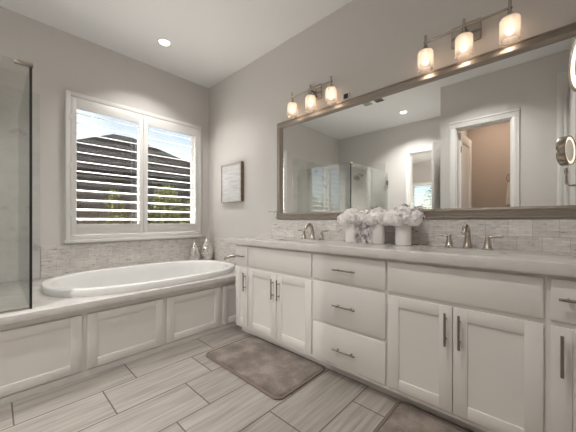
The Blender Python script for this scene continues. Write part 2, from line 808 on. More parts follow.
shutter(-1.611, -.9125, 'white louvered shutter panel on the left half of the tub window')
shutter(-.9095, -.186, 'white louvered shutter panel on the right half, nearest the framed print', hinge_side=1)

# bedroom window, seen through the doorway in the mirror
b = bmnew()
for a, c, z0, z1 in ((BW[0] - .09, BW[0], BW[2] - .09, BW[3] + .1), (BW[1], BW[1] + .09, BW[2] - .09, BW[3] + .1),
                     (BW[0], BW[1], BW[3], BW[3] + .1), (BW[0], BW[1], BW[2] - .09, BW[2]), (.93, .98, BW[2], BW[3])):
    box(b, a, c, -7.55, -7.52, z0, z1, .003)
bw = struct('window_2', b, TRIM)
g = bmnew()
box(g, BW[0], BW[1], -7.64, -7.634, BW[2], BW[3])
struct('window_glass', g, WINDOWGLASS, bw)
sh = thing('window_blind', 'white slatted blind on the bedroom window seen through the doorway in the mirror', 'blind', (.95, -7.58, BW[2]))
for k in range(13):
    l = bmnew()
    zc = BW[2] + .05 + k * .092
    v = [(-.035, .010), (-.030, .014), (.035, -.006), (.030, -.010)]
    skin(l, [[(x, -7.585 + p, zc + q) for p, q in v] for x in (BW[0] + .002, BW[1] - .002)], True, True)
    part('slat', l, TRIM, sh)

# ------------------------------------------------------------------ wall tile behind the tub and in the shower
bm = bmnew()
box(bm, .0005, .012, -1.838, -.0005, .534, .845)
single('tub_backsplash', bm, MOSY, 'pale marble mosaic backsplash under the tub window', 'backsplash', (.006, -.9, .534))
bm = bmnew()
box(bm, .0125, 1.34, -.012, -.0005, .534, .845)
single('tub_backsplash', bm, MOSX, 'short marble mosaic backsplash on the wall below the framed print', 'backsplash', (.67, -.006, .534))
bm = bmnew()
box(bm, 0, .012, YB, -1.845, .534, 2.32)
struct('trim_4', bm, SHOWERY)
bm = bmnew()
box(bm, .012, 1.16, YB, YB + .012, 0, 2.32)
struct('trim_5', bm, SHOWERX)

# ================================================================== TUB DECK
DZ = .533
deck = thing('tub_deck', 'white panelled tub surround with a pale stone top under the window', 'tub surround', (.65, -1.3, 0))
sl = bmnew()
box(sl, .0005, 1.290, -2.75, -.0005, DZ - .048, DZ, .004)
slab = part('deck_top', sl, QUARTZ, deck, 'pale polished stone top')
# hole for the tub
TCX, TCY, TA, TB, TE = .712, -1.048, .528, .845, 2.65
hole = bmnew()
skin(hole, [[(p[0] - .65, p[1] + 1.3, p[2]) for p in oval(TCX, TCY, TA - .055, TB - .055, z, 64, TE)] for z in (.3, .8)], True, True)
cut(slab, [hole])
fc = bmnew()
box(fc, 1.222, 1.240, -2.75, -.0005, 0, DZ - .048)
box(fc, .03, 1.222, -2.75, -2.732, 0, DZ - .048)
box(fc, 1.238, 1.246, -2.75, -.0005, .448, DZ - .048, .002)
box(fc, 1.238, 1.246, -2.75, -.0005, 0, .046, .002)
part('face_board', fc, CABINET, deck)


def shaker(bm, u0, u1, z0, z1, face, thick, fw, axis, recess=.006):
    """shaker panel. axis 'y': faces -y at y=face, u is x; axis 'x': faces +x at x=face, u is y"""
    def b(a, c, e, f, d0, d1, bev=.0015):
        if axis == 'y':
            box(bm, a, c, face + d0, face + d1, e, f, bev)
        else:
            box(bm, face - d1, face - d0, a, c, e, f, bev)
    b(u0, u0 + fw, z0, z1, 0, thick)
    b(u1 - fw, u1, z0, z1, 0, thick)
    b(u0 + fw, u1 - fw, z0, z0 + fw, 0, thick)
    b(u0 + fw, u1 - fw, z1 - fw, z1, 0, thick)
    b(u0 + fw - .002, u1 - fw + .002, z0 + fw - .002, z1 - fw + .002, recess, thick, 0)


for y0, y1 in ((-2.275, -1.735), (-1.705, -1.180), (-1.150, -.625), (-.595, -.060)):
    p = bmnew()
    shaker(p, y0, y1, .052, .440, 1.254, .014, .062, 'x')
    part('panel', p, CABINET, deck)

# ------------------------------------------------------------------ the tub
tub = bmnew()
RZ = .590


def ov(off, z, dx=0):
    return oval(TCX + dx, TCY, TA - off, TB - off, z, 72, TE)


skin(tub, [ov(.004, DZ), ov(.0, DZ + .012), ov(.0, RZ - .010), ov(.004, RZ - .003), ov(.012, RZ), ov(.050, RZ), ov(.062, RZ - .003),
           ov(.070, RZ - .012), ov(.082, .52), ov(.105, .42), ov(.150, .24), ov(.185, .17), ov(.24, .145), ov(.36, .14)], False, True)
single('bathtub', tub, ACRYLIC, 'white oval drop-in bathtub set in the stone deck under the window', 'bathtub', (TCX, TCY, .14))
# lumbar bumps / jets are tiny; overflow plate inside the far end
tf = thing('tub_faucet', 'nickel tub spout on the deck at the vanity end of the tub', 'faucet', (1.17, -.27, DZ))
b = bmnew()
lathe(b, [(.030, 0), (.030, .008), (.020, .014), (.017, .06), (.016, .10)], (1.17, -.27, DZ), 24)
part('base', b, DARKNICKEL, tf)
b = bmnew()
tube(b, [(1.17, -.27, DZ + .09), (1.165, -.285, DZ + .135), (1.15, -.31, DZ + .160), (1.12, -.345, DZ + .172), (1.085, -.385, DZ + .170),
         (1.055, -.42, DZ + .158), (1.04, -.437, DZ + .140)], [.016, .0155, .015, .014, .013, .012, .0115], 14)
part('spout', b, DARKNICKEL, tf)


def pear_vase(cx, cy, h, r, label):
    t = thing('silver_vase', label, 'vase', (cx, cy, DZ), 'silver vases in the corner of the tub deck')
    b = bmnew()
    prof = [(.50, 0), (.60, .015), (.82, .09), (.96, .20), (1.0, .30), (.985, .40), (.90, .52), (.74, .63), (.55, .73), (.38, .82), (.25, .90), (.20, .96), (.24, 1.0)]
    lathe(b, [(r * a, h * q) for a, q in prof], (cx, cy, DZ), 32, cap1=False)
    lathe(b, [(r * .24, h), (r * .16, h), (r * .14, h * .9)], (cx, cy, DZ), 32, cap0=False, cap1=True)
    part('body', b, HOBNAIL, t)
    b = bmnew()
    lathe(b, [(r * .20, h), (r * .255, h), (r * .255, h * 1.02), (r * .20, h * 1.02), (r * .20, h)], (cx, cy, DZ), 24, cap0=False, cap1=False)
    part('lip', b, CHROME, t)


pear_vase(.115, -.290, .285, .076, 'shorter silver pear-shaped vase nearer the window')
pear_vase(.130, -.112, .350, .092, 'taller silver pear-shaped vase nearer the framed print')

# ================================================================== VANITY
CZ = .920
YF = -.545       # door fronts
YC = -.534       # face frame
vg = 'white cabinet units of the vanity'


def bar_pull(t, x, z, length, vertical, y=YF):
    b = bmnew()
    r = .0058
    h = length / 2
    yb = y - .030
    off = length * .30
    if vertical:
        tube(b, [(x, yb, z - h), (x, yb, z + h)], r, 12)
        for s_ in (-off, off):
            tube(b, [(x, y + .0005, z + s_), (x, yb, z + s_)], .0045, 10)
    else:
        tube(b, [(x - h, yb, z), (x + h, yb, z)], r, 12)
        for s_ in (-off, off):
            tube(b, [(x + s_, y + .0005, z), (x + s_, yb, z)], .0045, 10)
    return part('handle', b, DARKNICKEL, t, 'brushed nickel bar pull')


def carcass(t, x0, x1):
    b = bmnew()
    box(b, x0, x1, YC, -.002, .080, CZ - .052)
    box(b, x0, x1, -.462, -.002, 0, .080)
    part('carcass', b, CABINET, t)


def door(t, x0, x1, z0, z1, hx, hz):
    b = bmnew()
    shaker(b, x0, x1, z0, z1, YF, .0105, .062, 'y')
    d = part('door', b, CABINET, t)
    bar_pull(d, hx, hz, .170, True)


def drawer(t, x0, x1, z0, z1, hx, hz, hl=.17):
    b = bmnew()
    box(b, x0, x1, YF, YF + .0105, z0, z1, .002)
    d = part('drawer', b, CABINET, t)
    if hx is not None:
        bar_pull(d, hx, hz, hl, False)


def front(t, x0, x1, z0, z1):
    b = bmnew()
    box(b, x0, x1, YF, YF + .0105, z0, z1, .002)
    part('false_front', b, CABINET, t)


ZT0, ZT1 = .675, .850
t = thing('vanity_cabinet', 'narrow white cabinet beside the tub with one drawer over one slim door', 'cabinet', (1.485, -.27, 0), vg)
carcass(t, 1.388, 1.583)
drawer(t, 1.396, 1.577, ZT0, ZT1, 1.487, .760, .135)
door(t, 1.396, 1.577, .105, .650, 1.552, .525)
t = thing('vanity_cabinet', 'white double-door sink cabinet on the tub side, above the whole taupe rug', 'cabinet', (1.96, -.27, 0), vg)
carcass(t, 1.5835, 2.3375)
front(t, 1.592, 2.330, ZT0, ZT1)
door(t, 1.592, 1.957, .105, .650, 1.926, .522)
door(t, 1.961, 2.330, .105, .650, 1.993, .522)
t = thing('vanity_cabinet', 'white three-drawer bank in the middle of the vanity', 'cabinet', (2.62, -.27, 0), vg)
carcass(t, 2.338, 2.9015)
drawer(t, 2.345, 2.894, ZT0, ZT1, 2.616, .760)
drawer(t, 2.345, 2.894, .378, .655, 2.616, .515)
drawer(t, 2.345, 2.894, .105, .358, 2.616, .217)
t = thing('vanity_cabinet', 'white double-door sink cabinet on the right, the largest in the photo', 'cabinet', (3.25, -.27, 0), vg)
carcass(t, 2.902, 3.5995)
front(t, 2.911, 3.589, ZT0, ZT1)
door(t, 2.911, 3.246, .105, .650, 3.218, .535)
door(t, 3.250, 3.589, .105, .650, 3.280, .535)
t = thing('vanity_cabinet', 'narrow white cabinet cut off by the right edge, drawer over slim door', 'cabinet', (3.7, -.27, 0), vg)
carcass(t, 3.600, XE - .0005)
drawer(t, 3.612, XE - .008, ZT0, ZT1, 3.71, .772, .15)
door(t, 3.612, XE - .008, .105, .650, 3.645, .540)

# worktop with two oval cut-outs
SINKS = (1.985, 3.235)
SY, SA, SB = -.315, .215, .150
b = bmnew()
box(b, 1.318, XE - .0005, -.572, -.0005, CZ - .052, CZ, .004)
top = single('vanity_countertop', b, QUARTZ, 'long pale stone countertop across the whole vanity', 'countertop', (2.6, -.29, CZ - .052))
cs = []
for sx in SINKS:
    c = bmnew()
    skin(c, [oval(sx - 2.6, SY + .29, SA, SB, z, 48) for z in (-.2, .2)], True, True)
    cs.append(c)
cut(top, cs)
for sx, lab in zip(SINKS, ('white oval undermount sink nearer the tub', 'white oval undermount sink on the right behind the wide cabinet')):
    t = thing('bathroom_sink', lab, 'sink', (sx, SY, CZ - .19), 'oval sinks in the vanity top')
    b = bmnew()
    z = CZ - .0525

    def o_(off, zz, sx=sx):
        return oval(sx, SY, SA - off, SB - off, zz, 48)
    skin(b, [o_(-.02, z - .008), o_(-.02, z), o_(-.001, z), o_(.004, z - .02), o_(.02, z - .07), o_(.055, z - .115), o_(.10, z - .13), o_(.125, z - .132)], False, True)
    part('basin', b, PORCELAIN, t)
    b = bmnew()
    lathe(b, [(.022, 0), (.022, .003), (.012, .004)], (sx, SY, z - .132), 20)
    part('drain', b, CHROME, t)

# vanity backsplash
b = bmnew()
box(b, 1.340, XE - .0005, -.012, -.0005, CZ, 1.102)
single('vanity_backsplash', b, MOSX, 'pale marble mosaic backsplash between vanity top and mirror', 'backsplash', (2.6, -.006, CZ))


def faucet(cx, label, sp=.104):
    y = -.090
    t = thing('widespread_faucet', label, 'faucet', (cx, y, CZ), 'nickel faucets on the vanity')
    b = bmnew()
    lathe(b, [(.030, 0), (.030, .006), (.025, .011), (.020, .045), (.017, .075)], (cx, y, CZ), 24)
    tube(b, [(cx, y, CZ + .070), (cx, y - .004, CZ + .100), (cx, y - .020, CZ + .125), (cx, y - .045, CZ + .137), (cx, y - .072, CZ + .133),
             (cx, y - .094, CZ + .116), (cx, y - .104, CZ + .098)], [.017, .0165, .0165, .016, .0155, .0145, .0135], 16)
    part('spout', b, NICKEL, t)
    for s_ in (-1, 1):
        hx = cx + s_ * sp
        b = bmnew()
        lathe(b, [(.027, 0), (.027, .006), (.0225, .010), (.0165, .042), (.0135, .060), (.0135, .076), (.010, .082)], (hx, y, CZ), 24)
        hnd = part('handle', b, NICKEL, t)
        b = bmnew()
        tube(b, [(hx - s_ * .004, y, CZ + .072), (hx + s_ * .03, y, CZ + .077), (hx + s_ * .065, y, CZ + .081), (hx + s_ * .078, y, CZ + .081)],
             [.0095, .0085, .0075, .006], 10)
        part('lever', b, NICKEL, hnd)
    return t


faucet(1.985, 'nickel faucet with two lever handles at the sink nearer the tub')
faucet(3.235, 'nickel faucet with two lever handles below the wide mirror on the right')

# ------------------------------------------------------------------ framed wall mirror
MX0, MX1, MZ0, MZ1 = 1.435, 3.786, 1.1085, 2.163
mir = thing('wall_mirror', 'wide wall mirror in a champagne silver frame above both sinks', 'mirror', ((MX0 + MX1) / 2, 0, MZ0))


def frame_loop(bm, x0, x1, z0, z1, prof, ywall=0):
    """prof: (inset, depth towards -y) closed outline, mitred at the four corners"""
    rings = []
    for cx, cz, sx, sz in ((x0, z0, 1, 1), (x1, z0, -1, 1), (x1, z1, -1, -1), (x0, z1, 1, -1)):
        rings.append([bm.verts.new((cx + sx * u, ywall - d, cz + sz * u)) for u, d in prof])
    n = len(prof)
    for i in range(4):
        a, c = rings[i], rings[(i + 1) % 4]
        for k in range(n):
            bm.faces.new((a[k], a[(k + 1) % n], c[(k + 1) % n], c[k]))
    return bm


b = bmnew()
frame_loop(b, MX0, MX1, MZ0, MZ1, [(0, .0005), (0, .018), (.004, .021), (.010, .021), (.013, .017), (.046, .031), (.050, .038), (.057, .040), (.062, .036), (.066, .024), (.070, .020), (.070, .0005)])
part('frame', b, SILVERFRAME, mir)
b = bmnew()
box(b, MX0 + .066, MX1 - .066, -.009, -.0005, MZ0 + .066, MZ1 - .066)
part('mirror_glass', b, MIRROR, mir, 'silvered mirror glass', smooth=False)

# ------------------------------------------------------------------ vanity lights


def vanity_light(xs, label):
    yl = -.075
    ZL = 2.044
    cx = xs[1]
    t = thing('vanity_light', label, 'light fixture', (cx, 0, 2.30), 'three-shade vanity lights above the mirror')
    b = bmnew()
    box(b, cx - .085, cx + .085, -.022, -.0005, 2.265, 2.405, .008)
    part('wall_plate', b, NICKEL, t)
    b = bmnew()
    tube(b, [(cx, -.02, 2.350), (cx, yl, 2.350)], .010, 12)
    part('arm', b, NICKEL, t)
    b = bmnew()
    tube(b, [(xs[0] - .012, yl, 2.350), (xs[2] + .012, yl, 2.350)], .0075, 12)
    part('crossbar', b, NICKEL, t)
    for x in xs:
        b = bmnew()
        lathe(b, [(.0075, .355), (.0085, .352), (.0085, .290), (.010, .288), (.014, .268), (.026, .258), (.029, .250), (.029, .244)], (x, yl, ZL), 20)
        part('stem', b, NICKEL, t)
        b = bmnew()
        R = .050
        lathe(b, [(.022, .2445), (.044, .242), (R, .233), (R, .115), (R - .003, .110), (R - .006, .112), (R - .006, .229), (.043, .237), (.022, .240)],
              (x, yl, ZL), 32, cap0=False, cap1=False)
        part('shade', b, SHADE, t, 'frosted glass shade')
        b = bmnew()
        lathe(b, [(.008, .240), (.012, .225), (.021, .200), (.024, .180), (.021, .162), (.010, .150)], (x, yl, ZL), 16)
        part('bulb', b, BULBM, t, 'glowing bulb')
        L = bpy.data.lights.new('bulb_light', 'POINT')
        L.energy = BULB_POWER
        L.color = BULB
        L.shadow_soft_size = .03
        lo = bpy.data.objects.new('bulb_light', L)
        COL.objects.link(lo)
        lo.location = (x, yl, 2.215)


BULBM = mat('bulb_glass', (1, .9, .8), .5, emit=(1, .86, .70), estr=4)
vanity_light((1.712, 1.949, 2.186), 'three-shade nickel vanity light on the left, nearer the tub')
vanity_light((2.980, 3.212, 3.444), 'three-shade nickel vanity light on the right')

# small camera on the wall above the frame
t = thing('wall_sensor', 'small white sensor box with a black face above the mirror frame', 'sensor', (2.30, 0, 2.165))
b = bmnew()
box(b, 2.268, 2.334, -.016, -.0005, 2.167, 2.232, .005)
part('housing', b, WHITEPL, t)
b = bmnew()
box(b, 2.281, 2.325, -.022, -.0155, 2.178, 2.222, .003)
part('face', b, BLACK, t)

# towel arm left of the mirror
t = thing('towel_holder', 'small chrome towel arm on the wall just left of the mirror', 'towel holder', (1.405, 0, 1.16))
b = bmnew()
box(b, 1.392, 1.424, -.010, -.0005, 1.125, 1.205, .003)
part('mount', b, CHROME, t)
b = bmnew()
tube(b, [(1.408, -.009, 1.193), (1.408, -.04, 1.193), (1.395, -.046, 1.193), (1.325, -.046, 1.193)], .0055, 10)
part('arm', b, CHROME, t)

# framed print
t = thing('framed_print', 'small framed grey striped print on the wall by the window', 'picture', (.60, 0, 1.33))
PX0, PX1, PZ0, PZ1 = .385, .822, 1.335, 1.838
b = bmnew()
for a, c, e, f in ((PX0, PX0 + .014, PZ0, PZ1), (PX1 - .014, PX1, PZ0, PZ1), (PX0 + .014, PX1 - .014, PZ0, PZ0 + .014), (PX0 + .014, PX1 - .014, PZ1 - .014, PZ1)):
    box(b, a, c, -.046, -.0005, e, f)
part('frame', b, WOODFRAME, t, 'walnut box frame')
b = bmnew()
frame_loop(b, PX0 - .001, PX1 + .001, PZ0 - .001, PZ1 + .001, [(0, .046), (0, .050), (.016, .050), (.016, .046)])
part('face_moulding', b, FRAMEFACE, t, 'grey driftwood edge')
b = bmnew()
box(b, PX0 + .013, PX1 - .013, -.040, -.030, PZ0 + .013, PZ1 - .013)
part('print', b, ART, t, 'pale print with faint horizontal lines')

# ------------------------------------------------------------------ white vases with bouquets
VY = -.165
fl_g = 'white blooms in the vases'


def blossom(bm, c, r, n, rnd):
    """ruffled petals over a dome"""
    core = bmesh.ops.create_icosphere(bm, subdivisions=3, radius=r * .90, matrix=Matrix.Translation(c))
    for v in core['verts']:
        d = (v.co - Vector(c))
        k = 1 + .10 * math.sin(d.x * 190 + d.y * 130) * math.cos(d.z * 170 - d.y * 150)
        v.co = Vector(c) + d * k
    for i in range(n):
        th = rnd.uniform(0, 2 * PI)
        ph = math.acos(rnd.uniform(-.35, 1))
        d = Vector((math.sin(ph) * math.cos(th), math.sin(ph) * math.sin(th), math.cos(ph)))
        p = Vector(c) + d * r * rnd.uniform(.74, .90)
        s1 = d.orthogonal().normalized()
        s1 = Matrix.Rotation(rnd.uniform(0, 6.3), 3, d) @ s1
        s2 = d.cross(s1)
        L, w = r * rnd.uniform(.45, .8), r * rnd.uniform(.3, .5)
        grid = []
        for a in range(4):
            row = []
            for q in range(4):
                u = a / 3
                v = q / 3 - .5
                off = s1 * (u * L) + s2 * (v * w * (0.5 + 1.2 * u - .8 * u * u)) + d * (L * (.42 * u - .40 * u * u) + .07 * r * math.sin(q * 2.6 + a * 1.7 + i))
                row.append(bm.verts.new(p + off))
            grid.append(row)
        for a in range(3):
            for q in range(3):
                bm.faces.new((grid[a][q], grid[a + 1][q], grid[a + 1][q + 1], grid[a][q + 1]))


vinfo = [(2.450, 'left white cylinder vase, nearest the tub-side faucet', 'white ruffled bouquet in the left vase'),
         (2.668, 'middle white cylinder vase, partly behind trailing white strands', 'white ruffled bouquet in the middle vase'),
         (2.858, 'right white cylinder vase of the three, nearest the camera', 'white ruffled bouquet in the right vase')]
for i, (vx, l1, l2) in enumerate(vinfo):
    b = bmnew()
    R = .053
    lathe(b, [(R - .004, 0), (R, .004), (R, .183), (R - .002, .186), (R - .006, .184), (R - .006, .02)], (vx, VY, CZ), 36, cap1=True)
    single('cylinder_vase', b, CERAMIC, l1, 'vase', (vx, VY, CZ), 'white cylinder vases on the vanity')
    rnd = random.Random(20 + i)
    t = thing('flower_bouquet', l2, 'flowers', (vx, VY, CZ + .1), fl_g)
    heads = [(0, 0, .245, .062), (-.065, -.01, .222, .060), (.065, .0, .220, .060), (-.02, -.055, .215, .055), (.03, .055, .22, .056), (.02, -.03, .23, .055), (-.05, .05, .215, .052)]
    if i == 2:
        heads = [(hx * 1.1, hy * 1.1, hz + .004, hr * 1.08) for hx, hy, hz, hr in heads]
    if i == 0:
        heads[1] = (-.060, -.01, .212, .058)
    for hx, hy, hz, hr in heads:
        b = bmnew()
        blossom(b, (vx + hx, VY + hy, CZ + hz - .03), hr, 40, rnd)
        bl = part('bloom', b, PETAL, t)
    b = bmnew()
    for hx, hy, hz, hr in heads:
        tube(b, [(vx + hx * .15, VY + hy * .15, CZ + .03), (vx + hx * .35, VY + hy * .35, CZ + .16), (vx + hx, VY + hy, CZ + hz - .03)], .003, 6)
    part('stems', b, PETAL, t)
    if i < 2:
        # ribbon-like strands trailing to the counter between the left and middle vase
        offs = [(.062, -.045), (.080, -.02), (.094, -.052), (.112, -.03), (.128, -.05)] if i == 0 else [(-.075, -.05), (-.030, -.072), (-.052, -.066), (-.015, -.078)]
        for k, (dx, dy) in enumerate(offs):
            b = bmnew()
            pts = []
            for q in range(13):
                u = q / 12
                zz = CZ + .205 - u * (.202 if k % 3 != 2 else .17)
                pts.append((vx + dx * (.6 + .4 * min(1, u * 3)) + .010 * math.sin(q * 1.5 + k * 2.1), VY + dy + .007 * math.cos(q * 1.3 + k), zz))
            L, Rr = [], []
            for q, p in enumerate(pts):
                w = .0105 * (1 + .4 * math.sin(q * 2.2 + k))
                a = q * .55 + k
                L.append((p[0] - w * math.cos(a), p[1] - w * math.sin(a), p[2]))
                Rr.append((p[0] + w * math.cos(a), p[1] + w * math.sin(a), p[2]))
            va = [b.verts.new(p) for p in L]
            vb = [b.verts.new(p) for p in Rr]
            for q in range(12):
                b.faces.new((va[q], va[q + 1], vb[q + 1], vb[q]))
            r_ = bmesh.ops.solidify(b, geom=b.faces[:], thickness=.002)
            part('trailing_strand', b, PETAL, t, 'white ribbon-like strand')

# ------------------------------------------------------------------ rugs


def rug(x0, x1, y0, y1, label):
    t = thing('bath_rug', label, 'rug', ((x0 + x1) / 2, (y0 + y1) / 2, 0), 'taupe bath rugs')

    def rr(off, z, r=.055, n=10):
        a0, a1, c0, c1 = x0 + off, x1 - off, y0 + off, y1 - off
        rad = max(r - off, .012)
        pts = []
        for cx, cy, st in ((a1 - rad, c1 - rad, 0), (a0 + rad, c1 - rad, PI / 2), (a0 + rad, c0 + rad, PI), (a1 - rad, c0 + rad, 1.5 * PI)):
            for k in range(n):
                a = st + PI / 2 * k / (n - 1)
                pts.append((cx + rad * math.cos(a), cy + rad * math.sin(a), z))
        return pts
    b = bmnew()
    skin(b, [rr(.004, .0005), rr(0, .004), rr(0, .009), rr(.006, .013), rr(.014, .013), rr(.020, .010), rr(.020, .0005)], False, False)
    part('binding', b, RUGEDGE, t, 'darker bound edge')
    b = bmnew()
    skin(b, [rr(.021, .0005), rr(.021, .009), rr(.026, .0145), rr(.034, .0165), rr(.06, .017), rr(.20, .017)], True, True)
    part('pile', b, RUG, t)


rug(1.560, 2.425, -.985, -.468, 'taupe plush bath rug lying whole in front of the tub-side sink cabinet')
rug(2.945, 3.790, -1.000, -.468, 'taupe plush bath rug cut off by the bottom edge of the photo')

# ------------------------------------------------------------------ ceiling lights and vents


def can_light(x, y, label, f=1.0, spread=150, col=None):
    t = thing('ceiling_light', label, 'light fixture', (x, y, H), 'round recessed ceiling lights')
    b = bmnew()
    lathe(b, [(.068, -.0005), (.068, -.004), (.060, -.008), (.053, -.006), (.053, -.0005)], (x, y, H), 32, cap0=False, cap1=False)
    part('trim_ring', b, WHITEPL, t)
    b = bmnew()
    lathe(b, [(.053, -.0005), (.053, -.004)], (x, y, H), 32)
    part('lens', b, LENS, t, 'glowing lens')
    L = bpy.data.lights.new('ceiling_lamp', 'AREA')
    L.shape = 'DISK'
    L.size = .11
    L.energy = CAN_POWER * f
    L.color = col or WARM
    L.spread = math.radians(spread)
    lo = bpy.data.objects.new('ceiling_lamp', L)
    COL.objects.link(lo)
    lo.location = (x, y, H - .012)


can_light(.582, -.889, 'round recessed ceiling light above the bathtub', .36, 115)
can_light(1.758, -2.857, 'round recessed ceiling light seen in the mirror, near the shower', .85, 125)
can_light(2.95, -1.60, 'added round ceiling light above the rugs, out of view', .48, 120)  # lamp added out of view, placed to balance the room's brightness
can_light(2.00, -5.60, 'added round ceiling light brightening the bedroom, out of view', 6)  # unseen lamp added to brighten the room beyond the doorway
can_light(3.10, -3.00, 'round recessed ceiling light inside the closet behind the open doorway', .30, 150, (1.0, .76, .60))

for x, m_, lab in ((1.455, WHITEPL, 'pale square ceiling vent seen in the mirror'), (1.655, DARKSLOT, 'darker square ceiling vent seen in the mirror, right of the pale one')):
    t = thing('ceiling_vent', lab, 'vent', (x, -2.08, H), 'square ceiling vents')
    b = bmnew()
    box(b, x - .075, x + .075, -2.16, -2.00, H - .006, H - .0005, .002)
    part('plate', b, WHITEPL, t)
    for k in range(6):
        b = bmnew()
        yy = -2.145 + k * .023
        box(b, x - .063, x + .063, yy, yy + (.015 if m_ is DARKSLOT else .006), H - .008, H - .0055)
        part('slot', b, DARKSLOT, t, 'dark slot')

# ------------------------------------------------------------------ shower enclosure
GX, GY, GT = 1.200, -1.990, 2.090
t = thing('shower_enclosure', 'frameless clear glass shower enclosure standing at the foot of the tub', 'shower', (GX, -2.6, DZ))
b = bmnew()
box(b, GX - .005, GX + .005, -2.74, GY - .006, DZ + .011, GT)
part('front_panel', b, SHOWERGLASS, t, smooth=False)
b = bmnew()
box(b, .0125, GX - .006, GY - .005, GY + .005, DZ + .001, GT)
part('side_panel', b, SHOWERGLASS, t, smooth=False)
b = bmnew()
box(b, GX - .006, GX + .006, GY - .006, GY + .007, DZ + .001, GT - .001)
part('corner_seal', b, SEAL, t, 'black corner seal strip')
b = bmnew()
box(b, GX - .010, GX + .010, -2.74, GY - .006, DZ + .0005, DZ + .011, .002)
part('bottom_channel', b, NICKEL, t)
b = bmnew()
box(b, GX - .012, GX + .012, GY - .075, GY + .012, GT - .020, GT + .006, .002)
part('corner_clip', b, NICKEL, t)
d_ = bmnew()
box(d_, GX - .005, GX + .005, YB + .02, -2.76, .02, GT)
dr = part('glass_door', d_, SHOWERGLASS, t, smooth=False)
for zz in (.30, 1.88):
    b = bmnew()
    box(b, GX - .016, GX + .016, YB + .0125, YB + .075, zz - .045, zz + .045, .003)
    part('hinge', b, DARKNICKEL, dr)
b = bmnew()
tube(b, [(GX + .035, -2.83, .95), (GX + .035, -2.83, 1.20)], .008, 10)
for zz in (.98, 1.17):
    tube(b, [(GX + .004, -2.83, zz), (GX + .035, -2.83, zz)], .006, 8)
part('door_handle', b, NICKEL, dr)
t = thing('showerhead', 'nickel shower head on an arm from the rear shower wall, seen in the mirror', 'shower head', (.62, YB + .012, 2.08))
b = bmnew()
lathe(b, [(.03, 0.0005), (.03, .008), (.012, .012)], (.62, YB + .012, 2.10), 20, 'y')
part('flange', b, DARKNICKEL, t)
b = bmnew()
tube(b, [(.62, YB + .02, 2.10), (.62, YB + .12, 2.12), (.62, YB + .19, 2.10), (.62, YB + .235, 2.055)], .010, 10)
part('arm', b, DARKNICKEL, t)
b = bmnew()
lathe(b, [(.012, .03), (.02, .02), (.06, -.005), (.072, -.02), (.072, -.032)], (0, 0, 0), 24)
bmesh.ops.rotate(b, verts=b.verts[:], cent=(0, 0, 0), matrix=Matrix.Rotation(math.radians(35), 3, 'X'))
bmesh.ops.translate(b, verts=b.verts[:], vec=(.62, YB + .25, 2.035))
part('spray_head', b, DARKNICKEL, t)

# ------------------------------------------------------------------ the doors seen in the mirror


def door_leaf(name, hx, hy, width, ang, zt, label):
    """panel door hinged at (hx, hy), running along direction ang (deg) in plan"""
    t = bpy.data.objects.new(name, None)
    COL.objects.link(t)
    t['kind'] = 'structure'
    ROOT[t] = Vector((0, 0, 0))
    M = Matrix.Translation((hx, hy, 0)) @ Matrix.Rotation(math.radians(ang), 4, 'Z')
    b = bmnew()
    st = .11
    box(b, .004, st, -.018, .018, .012, zt, .002)
    box(b, width - st, width, -.018, .018, .012, zt, .002)
    for z0, z1 in ((.012, .22), (1.02, 1.16), (zt - .13, zt)):
        box(b, st, width - st, -.018, .018, z0, z1, .002)
    box(b, st - .002, width - st + .002, -.009, .009, .2, zt - .12)
    bmesh.ops.transform(b, matrix=M, verts=b.verts[:])
    part('door_panel', b, TRIM, t)
    for zz in (.25, 1.2, zt - .25):
        b = bmnew()
        tube(b, [(.002, .022, zz - .045), (.002, .022, zz + .045)], .006, 8)
        bmesh.ops.transform(b, matrix=M, verts=b.verts[:])
        part('hinge', b, DARKNICKEL, t)
    for s_ in (-1, 1):
        b = bmnew()
        lathe(b, [(.028, 0), (.028, .006), (.01, .01), (.01, .04), (.026, .052), (.028, .062), (.018, .072)], (0, 0, 0), 20, 'y')
        if s_ < 0:
            bmesh.ops.scale(b, vec=(1, -1, 1), verts=b.verts[:])
        bmesh.ops.translate(b, verts=b.verts[:], vec=(width - .065, s_ * .018, .95))
        bmesh.ops.transform(b, matrix=M, verts=b.verts[:])
        part('door_knob', b, NICKEL, t)
    return t


door_leaf('door_1', 2.325, YB + .03, .68, 96, 2.40, '')
door_leaf('door_2', 2.705, YN - .125, .60, -87, 2.36, '')

# towel on a ring in the closet
t = thing('towel_ring', 'nickel ring on the closet wall seen through the doorway in the mirror', 'towel holder', (3.22, -3.62, 1.86))
b = bmnew()
lathe(b, [(.025, .0005), (.025, .01), (.01, .014), (.01, .05)], (3.22, -3.62, 1.865), 16, 'y')
part('mount', b, NICKEL, t)
b = bmnew()
tube(b, [(3.22 + .075 * math.sin(a), -3.572, 1.785 - .075 * -math.cos(a)) for a in (2 * PI * k / 24 for k in range(25))], .005, 8)
part('ring', b, NICKEL, t)
b = bmnew()
for s_, yy in ((1, -3.560), (-1, -3.584)):
    skin(b, [[(3.22 + u * (.055 + .03 * min(1, q * 1.2)), yy + s_ * .008 * math.cos(u * 7), 1.715 - q * (.36 if s_ > 0 else .32)) for u in (-1, -.66, -.33, 0, .33, .66, 1)] +
             [(3.22 + u * (.055 + .03 * min(1, q * 1.2)), yy + s_ * .008 * math.cos(u * 7) - .012, 1.715 - q * (.36 if s_ > 0 else .32)) for u in (1, .66, .33, 0, -.33, -.66, -1)]
             for q in (0, .2, .5, 1)], True, True)
box(b, 3.165, 3.275, -3.598, -3.550, 1.703, 1.722, .006)
single('hand_towel', b, TOWEL, 'beige hand towel hanging from the ring in the closet, seen in the mirror', 'towel', (3.22, -3.57, 1.36))

